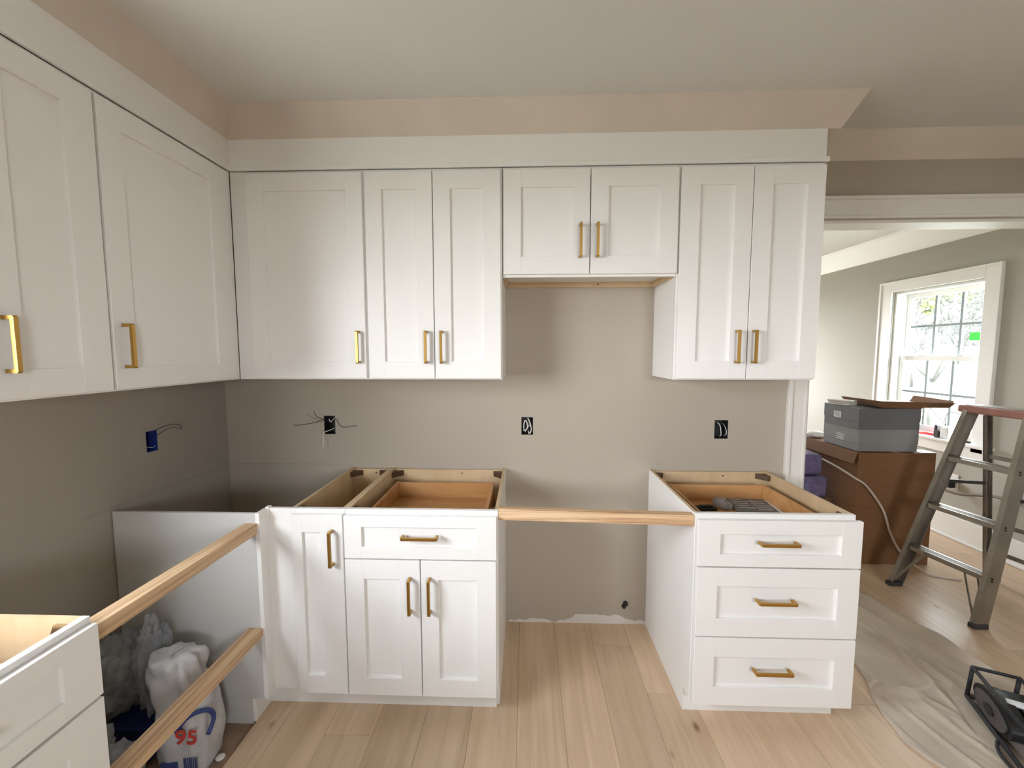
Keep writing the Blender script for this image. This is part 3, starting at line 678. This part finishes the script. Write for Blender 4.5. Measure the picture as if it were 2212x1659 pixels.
# ------------------------------------------------------------------ dining room: carton, boxes, bags
car = thing('cardboard_carton', 'big brown cardboard carton standing on the dining room floor', 'box', (4.215, 1.0, 0))
Oc = (4.215, 1.0, 0)
boxes('carton_body', [(3.955, 4.475, .70, 1.36, 0, .800)], 'cardboard', car, bev=.003, origin=Oc)
bm = bmesh.new()
v = [bm.verts.new(p) for p in ((3.951, .705, .800), (3.951, 1.36, .800), (3.925, 1.36, .722), (3.925, .705, .722))]
f = bm.faces.new(v); r_ = bmesh.ops.extrude_face_region(bm, geom=[f]); bmesh.ops.translate(bm, verts=[e for e in r_['geom'] if isinstance(e, bmesh.types.BMVert)], vec=(-.004, 0, 0))
mesh_obj('side_flap', bm, 'cardboard', car, origin=Oc)
boxes('tape_strip', [(4.19, 4.24, .697, 1.362, .801, .8025)], 'cardboard_light', car, origin=Oc)
boxes('top_sheet', [(4.38, 4.474, .702, .80, .801, .8035)], 'paper_white', car, origin=Oc)
gb = 'grey product boxes stacked on the carton'
for (nm, lab, x0, x1, y0, y1, z0, z1, mt) in (('grey_box', 'lower pale grey box of the two stacked on the carton', 3.962, 4.367, .722, 1.06, .8045, .962, 'grey_box_light'),
                                            ('grey_box', 'upper dark grey box of the two stacked on the carton', 3.95, 4.367, .716, 1.05, .963, 1.108, 'grey_box_dark')):
    g = thing(nm, lab, 'box', ((x0+x1)/2, (y0+y1)/2, z0), 0, gb); Og = ((x0+x1)/2, (y0+y1)/2, z0)
    boxes('box_base', [(x0+.003, x1-.003, y0+.003, y1-.003, z0, z1-.006)], mt, g, bev=.001, origin=Og)
    boxes('box_lid', [(x0, x1, y0, y1, z0+.05, z1)], mt, g, bev=.0015, origin=Og)
    if mt == 'grey_box_dark':
        boxes('white_label', [(x0-.0012, x0, y0+.16, y0+.23, z0+.055, z0+.10)], 'sticker', g, origin=Og)
        boxes('label_print', [(x0-.0018, x0-.0012, y0+.165, y0+.225, z0+.088-.012*k, z0+.091-.012*k) for k in range(3)], 'ink', g, origin=Og)
    else:
        boxes('silver_label', [(x0-.0012, x0, y0+.13, y0+.21, z0+.055+.013*k, z0+.060+.013*k) for k in range(4)], 'sticker', g, origin=Og)
# cable draped over the carton
bm = bmesh.new(); tube(bm, [(3.916, 1.34, .70), (3.915, 1.1, .69), (3.914, .85, .665), (3.93, .69, .625), (4.0, .680, .575), (4.09, .680, .46), (4.14, .680, .37), (4.185, .680, .24), (4.24, .660, .12), (4.30, .62, .05), (4.36, .55, .009), (4.5, .50, .008)], .007, 8)
tag(mesh_obj('power_cord', bm, 'cord_white', smooth=True), 'pale cord draped down the brown carton to the floor', 'cord')
# open carton tray and papers on top
ty = thing('carton_tray', 'flattened brown carton tray with upturned edge lying on the grey boxes', 'tray', (4.26, .88, 1.1085), -.06)
bm = bmesh.new(); bx(bm, -.17, .25, -.20, .16, .012, .018, .001); bx(bm, -.13, .12, -.16, .13, .0, .012, .001); mesh_obj('tray_base', bm, 'cardboard', ty)
bm = bmesh.new()
for a, b_, h0, h1 in (((-.17, -.20), (.25, -.20), .055, .048), ((.25, -.20), (.29, .16), .06, .06), ((-.17, -.20), (-.17, .16), .055, .05)):
    q = [bm.verts.new((a[0], a[1], .014)), bm.verts.new((b_[0], b_[1], .014)), bm.verts.new((b_[0]*1.12, b_[1]*1.06, h1)), bm.verts.new((a[0]*1.08, a[1]*1.06, h0))]
    f = bm.faces.new(q); r_ = bmesh.ops.extrude_face_region(bm, geom=[f]); bmesh.ops.translate(bm, verts=[e for e in r_['geom'] if isinstance(e, bmesh.types.BMVert)], vec=(.002, .004, 0))
mesh_obj('tray_rim', bm, 'cardboard', ty)
boxes('paper_lining', [(-.16, .24, -.19, .15, .0185, .021)], 'paper_white', ty)
pp = thing('paper_stack', 'small stack of folded white papers on the left end of the grey boxes', 'papers', (3.995, .93, 1.1085), .3)
for k in range(3):
    bm = bmesh.new(); bx(bm, -.045+.006*k, .045+.004*k, -.07, .07+.01*k, .0125*k, .0125*k+.011, .003); o = mesh_obj('folded_sheet', bm, 'paper_white', pp); o.rotation_euler = (0, 0, .12*k)
crumple('cloth_bundle', 'paper_white', (4.02, 1.22, .801), (.075, .07, .030), 9, 'rolled white bundle lying on the carton behind the grey boxes', 'bundle', .25, 2.5, sub=4)
# purple film-wrapped packs left of the carton
gp = 'purple film-wrapped packs'
for k, (x, y, z, sx, sy, sz) in enumerate(((3.70, 1.08, .585, .15, .20, .155), (3.715, 1.08, .42, .165, .22, .155))):
    bm = bmesh.new(); bx(bm, -sx, sx, -sy, sy, 0, sz, .02)
    bmesh.ops.subdivide_edges(bm, edges=bm.edges[:], cuts=4, use_grid_fill=True)
    for v in bm.verts:
        d = noise.noise(v.co*18+Vector((k*5, 0, 0)))*.008; v.co.x += d; v.co.y += d*.6; v.co.z = min(max(v.co.z+d*.5, 0), sz)
    tag(mesh_obj('wrapped_pack', bm, 'purple_film', smooth=False), ('upper' if k == 0 else 'lower')+' purple film-wrapped pack stacked beside the carton', 'pack', gp).location = (x, y, z)
bx_ = thing('small_carton', 'dark reddish brown carton under the purple packs beside the doorway casing', 'box', (3.71, 1.08, 0))
boxes('carton_body', [(3.53, 3.89, .84, 1.32, 0, .418)], 'cardboard', bx_, bev=.003, origin=(3.71, 1.08, 0))
boxes('tape_strip', [(3.69, 3.74, .8385, .84, .30, .419)], 'cardboard_light', bx_, origin=(3.71, 1.08, 0))

# ------------------------------------------------------------------ step ladder
ld = thing('step_ladder', 'worn aluminium step ladder with red-brown top cap standing in the doorway', 'ladder', (4.38, .22, 0))
OL = (4.38, .22, 0)
def LB(nm, mat, *bars, smooth=False):
    bm = bmesh.new()
    for a in bars: bar(bm, *a)
    return mesh_obj(nm, bm, mat, ld, origin=OL, smooth=smooth)
def railp(side, z):
    t = z/1.15
    return Vector((3.99+.32*t, .45-.06*t, z)) if side == 0 else Vector((4.08+.25*t, .02+.06*t, z))
def channel(nm, a, b, w, d, inward):
    """C-channel rail: web plus two flanges"""
    a, b = Vector(a), Vector(b); dr = (b-a).normalized(); u = Vector((1, 0, 0)); u = (u-dr*u.dot(dr)).normalized(); s = Vector(inward)
    return LB(nm, 'aluminium', (a, b, .003, w, u), (a+u*(w/2-.0015)+s*d/2, b+u*(w/2-.0015)+s*d/2, d, .003, u), (a-u*(w/2-.0015)+s*d/2, b-u*(w/2-.0015)+s*d/2, d, .003, u))
channel('front_rail', railp(0, .02)+Vector((.03, 0, 0)), railp(0, 1.14)+Vector((.03, 0, 0)), .072, .026, (0, -1, 0))
channel('front_rail', railp(1, .02)+Vector((.03, 0, 0)), railp(1, 1.14)+Vector((.03, 0, 0)), .072, .026, (0, 1, 0))
channel('rear_rail', (4.70, .545, .02), (4.42, .37, 1.12), .036, .02, (0, -1, 0))
channel('rear_rail', (4.80, -.045, .02), (4.47, .09, 1.12), .036, .02, (0, 1, 0))
for z in (.28, .56, .86):
    a, b = railp(0, z), railp(1, z)
    st = LB('step', 'aluminium', (a+Vector((.035, -.004, 0)), b+Vector((.035, .004, 0)), .078, .004),
            (a+Vector((-.003, -.004, -.011)), b+Vector((-.003, .004, -.011)), .005, .026), (a+Vector((.072, -.004, -.011)), b+Vector((.072, .004, -.011)), .005, .026),
            (a+Vector((.015, -.004, .003)), b+Vector((.015, .004, .003)), .004, .003), (a+Vector((.03, -.004, .003)), b+Vector((.03, .004, .003)), .004, .003), (a+Vector((.045, -.004, .003)), b+Vector((.045, .004, .003)), .004, .003))
    for p, sgn in ((a, 1), (b, -1)):
        bm = bmesh.new()
        for dz in (-.004, -.018): cyl(bm, p+Vector((.02, sgn*.003, dz)), (0, 1, 0), .005, .005, 10)
        mesh_obj('rivet', bm, 'dark_steel', ld, origin=OL)
bm = bmesh.new()
bar(bm, (4.375, .43, 1.155), (4.405, .045, 1.155), .15, .045, bev=.01)
mesh_obj('top_cap', bm, 'ladder_cap', ld, origin=OL)['label'] = 'red-brown moulded top cap'
LB('cap_tray', 'aluminium', ((4.375, .40, 1.179), (4.403, .075, 1.179), .11, .003))
for z in (.22, .42, .86):
    t = z/1.12
    LB('rear_brace', 'aluminium', ((4.70-.28*t, .545-.175*t, z), (4.80-.33*t, -.045+.135*t, z), .004, .026, (0, 0, 1)))
LB('step_brace', 'aluminium', (railp(1, .03)+Vector((.0, .012, 0)), railp(1, .27)+Vector((.01, .13, 0)), .004, .016, (0, 0, 1)), (railp(1, .03)+Vector((.05, .012, 0)), railp(1, .27)+Vector((.06, .11, 0)), .004, .016, (0, 0, 1)))
LB('step_brace', 'aluminium', (railp(0, .03)+Vector((.0, -.012, 0)), railp(0, .27)+Vector((.01, -.12, 0)), .004, .016, (0, 0, 1)))
LB('spreader', 'dark_steel', (railp(0, .70)+Vector((.06, 0, 0)), (4.53, .43, .68), .004, .02, (0, 0, 1)))
LB('spreader', 'dark_steel', (railp(1, .70)+Vector((.06, 0, 0)), (4.60, .04, .68), .004, .02, (0, 0, 1)))
for p in (railp(0, .0)+Vector((.028, -.01, .012)), railp(1, .0)+Vector((.028, .01, .012))):
    bm = bmesh.new(); bx(bm, p.x-.04, p.x+.04, p.y-.018, p.y+.018, 0, .026, .003); mesh_obj('rubber_foot', bm, 'rubber', ld, origin=OL)
for p in ((4.703, .535), (4.803, -.035)):
    bm = bmesh.new(); bx(bm, p[0]-.022, p[0]+.022, p[1]-.016, p[1]+.016, 0, .026, .003); mesh_obj('rubber_foot', bm, 'rubber', ld, origin=OL)

# ------------------------------------------------------------------ window wall outlet and plug, window-sill clutter
pl = thing('wall_outlet', 'white wall outlet low on the window wall with black plug', 'outlet', (XW, 1.16, .46))
bm = bmesh.new(); bx(bm, XW-.006, XW, 1.125, 1.195, .40, .52, .002); mesh_obj('cover_plate', bm, 'bright_trim', pl, origin=(XW, 1.16, .46))
bm = bmesh.new(); bx(bm, XW-.05, XW-.006, 1.14, 1.18, .41, .47, .006); mesh_obj('plug', bm, 'black_plastic', pl, origin=(XW, 1.16, .46))
bm = bmesh.new(); tube(bm, [(XW-.05, 1.16, .43), (XW-.09, 1.14, .40), (XW-.08, 1.03, .40), (XW-.05, .92, .43), (XW-.04, .80, .455), (XW-.04, .5, .44), (XW-.06, .3, .30), (XW-.08, .2, .01)], .010, 8)
tag(mesh_obj('cord', bm, 'cord_grey', pl, smooth=True, origin=(XW, 1.16, .46)), 'dark grey cord')
zs = .7905
t = thing('pliers', 'red-handled pliers lying on the window sill', 'tool', (XW-.01, 1.50, zs), .3)
bm = bmesh.new()
for s in (-1, 1): tube(bm, [(0, -.02, .012), (s*.022, -.06, .012), (s*.024, -.10, .012), (s*.012, -.145, .012)], .011, 8)
mesh_obj('grip', bm, 'red_plastic', t, smooth=True)
bm = bmesh.new(); cyl(bm, (0, -.01, .012), (0, 0, 1), .014, .016, 14); bar(bm, (0, 0, .012), (0, .05, .012), .016, .014, bev=.003); mesh_obj('jaw', bm, 'dark_steel', t)
t = thing('charger', 'white and black charger standing on the window sill with a looped black wire', 'charger', (XW-.005, 1.255, zs))
bm = bmesh.new(); bx(bm, -.03, .03, -.045, .02, 0, .10, .008); mesh_obj('charger_body', bm, 'white_plastic', t)
bm = bmesh.new(); bx(bm, -.031, .02, .02, .07, .0, .06, .006); bx(bm, -.02, .02, .055, .08, .02, .10, .006); mesh_obj('battery', bm, 'dark_steel', t)
bm = bmesh.new(); tube(bm, [(0, 0, .10), (-.01, .02, .14), (-.02, .05, .17), (-.03, .14, .26), (-.03, .22, .29), (-.03, .32, .27), (-.02, .40, .24)], .003, 6); mesh_obj('wire', bm, 'wire_dark', t, smooth=True)
bm = bmesh.new(); tube(bm, [(0, 0, .10), (-.01, .0, .16), (-.02, -.03, .21), (-.03, -.09, .23), (-.03, -.12, .215)], .003, 6); mesh_obj('wire', bm, 'wire_dark', t, smooth=True)
t = thing('utility_knife', 'orange-handled tool lying on the right end of the window sill', 'tool', (XW, 1.11, zs), .15)
bm = bmesh.new(); bx(bm, -.014, .014, -.01, .09, 0, .02, .005); mesh_obj('grip', bm, 'orange_plastic', t)
bm = bmesh.new(); bx(bm, -.010, .010, -.07, -.01, .004, .016, .002); mesh_obj('blade_holder', bm, 'dark_steel', t)
bm = bmesh.new(); bx(bm, -.02, .02, -.09, .09, 0, .018, .004); bx(bm, -.012, .012, -.05, .05, .018, .022)
tag(mesh_obj('black_remote', bm, 'dark_steel'), 'flat dark tool on the left end of the window sill', 'tool').location = (XW-.005, 1.62, zs)

# ------------------------------------------------------------------ drop cloth
def smooth_edge(pts, t):
    n_ = len(pts)-1; q = t*n_; i = min(int(q), n_-1); f = q-i
    P = [Vector(p) for p in pts]; a, b, c, d = P[max(i-1, 0)], P[i], P[i+1], P[min(i+2, n_)]
    return .5*((2*b)+(c-a)*f+(2*a-5*b+4*c-d)*f*f+(3*b-a-3*c+d)*f**3)
LE = [(3.30, .60), (3.28, .20), (3.285, -.12), (3.235, -.24), (3.20, -.36), (3.150, -.46), (3.115, -.58), (3.107, -.67), (3.14, -.74), (3.20, -.80), (3.32, -.90), (3.40, -1.1)]
RE = [(3.70, .66), (3.74, .45), (3.765, .25), (3.80, .05), (3.845, -.05), (3.83, -.20), (3.86, -.32), (3.95, -.40), (4.05, -.5), (4.1, -.7), (4.1, -.9), (4.05, -1.2)]
bm = bmesh.new(); NU, NV = 150, 260; grid = []
for j in range(NV+1):
    a, b = smooth_edge(LE, j/NV), smooth_edge(RE, j/NV); row = []
    for i in range(NU+1):
        s = i/NU; p = a.lerp(b, s); x, y = p
        x += .008*noise.noise(Vector((0, y*14, 3)))*(1 if i < NU/2 else 1)
        q = Vector((x*3.4+.9*y, y*1.1-.4*x, .3)); w = 1-abs(noise.noise(q*1.6))
        z = .022*max(0, w-.80)/.20*(.6+.4*noise.noise(q*.7))
        q2 = Vector((x*9+2.5*y, y*2.2, 5.1)); z += .011*max(0, (1-abs(noise.noise(q2)))-.72)/.28
        z += .004*noise.noise(Vector((x*12, y*9, 0)))+.002*noise.noise(Vector((x*40, y*30, 0)))
        # cross fold near the machine and the bunched ridge along the long side
        z += .020*math.exp(-((y+.43+.05*(x-3.3)+.012*math.sin(x*25))/.022)**2)*min(1, max(0, (3.62-x)/.1))
        z += .026*math.exp(-((x-3.50-.10*(y+.1))/.016)**2)*min(1, max(0, (y+.62)/.25))
        z += .018*math.exp(-((x-3.74-.22*(-y))/.014)**2)*min(1, max(0, (y+.5)/.2))
        e = min(s, 1-s)*NU/6
        z = max(.0035, z*min(1, .35+e*.65)+.005)
        lx = (x-3.54)*math.cos(math.radians(113.6))-(y+.45)*math.sin(math.radians(113.6)); ly = (x-3.54)*math.sin(math.radians(113.6))+(y+.45)*math.cos(math.radians(113.6))
        dd = max(-.02-lx, lx-.47, -.05-ly, ly-.27, 0)
        z = min(z, .009+dd*.6)
        row.append(bm.verts.new((x, y, z)))
    grid.append(row)
for j in range(NV):
    for i in range(NU): bm.faces.new((grid[j][i], grid[j+1][i], grid[j+1][i+1], grid[j][i+1]))
edge = [e for e in bm.edges if len(e.link_faces) == 1]
r_ = bmesh.ops.extrude_edge_only(bm, edges=edge)
for v in [e for e in r_['geom'] if isinstance(e, bmesh.types.BMVert)]: v.co.z = .0005
tag(mesh_obj('drop_cloth', bm, 'canvas', smooth=True), 'wrinkled beige canvas drop cloth spread on the floor right of the drawer cabinet', 'drop cloth')

# ------------------------------------------------------------------ black machine in a tubular frame
fm = thing('site_machine', 'low black machine with a grey side disc in a tubular frame on the drop cloth', 'machine', (3.555, -.46, .0125), math.radians(-113.6))
# local +x runs towards the camera along the disc side, local +y away to the right
def fmesh(nm, bm, mat, smooth=False): return mesh_obj(nm, bm, mat, fm, smooth=smooth)
bm = bmesh.new()
tube(bm, [(0, 0, .145), (.42, 0, .145), (.42, .14, .145), (0, .14, .145), (0, 0, .145)], .0075, 8, curved=False)
tube(bm, [(0, -.01, .012), (.44, -.01, .012), (.44, .24, .012), (0, .24, .012), (0, -.01, .012)], .009, 8, curved=False)
for x, y in ((0, 0), (.42, 0), (0, .14), (.42, .14)): tube(bm, [(x, y-.01, .012), (x, y, .145)], .0075, 8, curved=False)
fmesh('tube_frame', bm, 'soft_black', True)
bm = bmesh.new(); bx(bm, .02, .42, .05, .235, .01, .098, .015); bx(bm, .10, .34, .07, .20, .092, .118, .01); fmesh('housing', bm, 'black_plastic')
def oval(nm, rx, rz, y, th, mat, c=(.14, .068)):
    bm = bmesh.new(); cyl(bm, (0, 0, 0), (0, 1, 0), 1, th, 40)
    for v in bm.verts: v.co.x = v.co.x*rx+c[0]; v.co.z = v.co.z*rz+c[1]; v.co.y += y
    return fmesh(nm, bm, mat)
oval('drum', .125, .062, .025, .05, 'black_plastic')
oval('side_disc', .102, .047, -.004, .006, 'disc_grey')['label'] = 'grey oval side disc'
oval('disc_hub', .03, .018, -.009, .006, 'soft_black')
bm = bmesh.new(); bx(bm, .20, .33, .08, .17, .119, .128, .003); fmesh('control_panel', bm, 'tool_blue')['label'] = 'dark blue control panel'
bm = bmesh.new(); bar(bm, (.15, .03, .125), (.17, .12, .133), .03, .012, bev=.004); bar(bm, (.17, .12, .133), (.26, .15, .135), .022, .010, bev=.003); fmesh('white_strap', bm, 'white_plastic')
bm = bmesh.new(); tube(bm, [(.20, .0, .01), (.28, -.04, .008), (.38, -.03, .006), (.50, .02, .006)], .006, 6); fmesh('power_lead', bm, 'soft_black', True)

# ------------------------------------------------------------------ outside the window
tag(boxes('lawn', [(-30, 60, -30, 40, -.8, -.6)], 'lawn'), 'pale sunlit lawn outside the dining window', 'lawn', kind='structure')
def tree(i, x, y, h, seed):
    rr = random.Random(seed); t = thing('bare_tree', ['bare tree nearest the dining window, seen through its middle panes', 'bare tree seen through the left panes of the dining window', 'farther bare tree seen through the right panes of the dining window', 'leafy yellow-green tree in the upper left pane of the dining window'][i], 'tree', (x, y, -.6), 0, 'trees outside the dining window')
    bm = bmesh.new(); lv = bmesh.new()
    def branch(p, d, ln, r, dep):
        e = p+d*ln; m_ = p.lerp(e, .5)+Vector((rr.uniform(-1, 1), rr.uniform(-1, 1), 0))*ln*.08
        tube(bm, [p, m_, e], max(r, .009), 4, k=1, r1=max(r*.6, .007))
        if dep == 0:
            if i == 3:
                for _ in range(5):
                    c = e+Vector((rr.uniform(-1, 1), rr.uniform(-1, 1), rr.uniform(-1, 1)))*.35
                    bmesh.ops.create_icosphere(lv, subdivisions=1, radius=rr.uniform(.08, .2), matrix=Matrix.Translation(c))
            return
        for _ in range(rr.choice((2, 3))):
            nd = (d+Vector((rr.uniform(-1, 1), rr.uniform(-1, 1), rr.uniform(-.3, .7)))*.75).normalized()
            branch(e, nd, ln*rr.uniform(.6, .84), r*.66, dep-1)
    branch(Vector((0, 0, 0)), Vector((0, 0, 1)), h*.22, .055+.03*(i == 3), 7 if i < 3 else 5)
    mesh_obj('trunk', bm, 'bark', t, smooth=True)
    if i == 3: mesh_obj('foliage', lv, 'foliage', t)
tree(0, 12, 8.6, 6, 3); tree(1, 14, 12.0, 5, 5); tree(2, 21, 16.9, 7, 8); tree(3, 24, 22.3, 9, 12)
hs = thing('distant_house', 'pale house far behind the bare trees outside the window', 'house', (31, 27, -.6))
boxes('house_wall', [(28, 34, 22, 32, -.6, 3.0)], 'siding', hs, origin=(31, 27, -.6))
bm = bmesh.new(); v = [bm.verts.new(p) for p in ((27.6, 21.6, 3), (34.4, 21.6, 3), (34.4, 32.4, 3), (27.6, 32.4, 3), (31, 21.6, 5.2), (31, 32.4, 5.2))]
for f in ((0, 1, 2, 3), (0, 4, 5, 3), (1, 4, 5, 2), (0, 1, 4), (3, 2, 5)): bm.faces.new([v[i] for i in f])
mesh_obj('roof', bm, 'bark', hs, origin=(31, 27, -.6))
for yy in (23.5, 26.5, 29.5): boxes('house_window', [(27.95, 28, yy, yy+1.1, .6, 2.2)], 'muntin_backlit_grey', hs, origin=(31, 27, -.6))
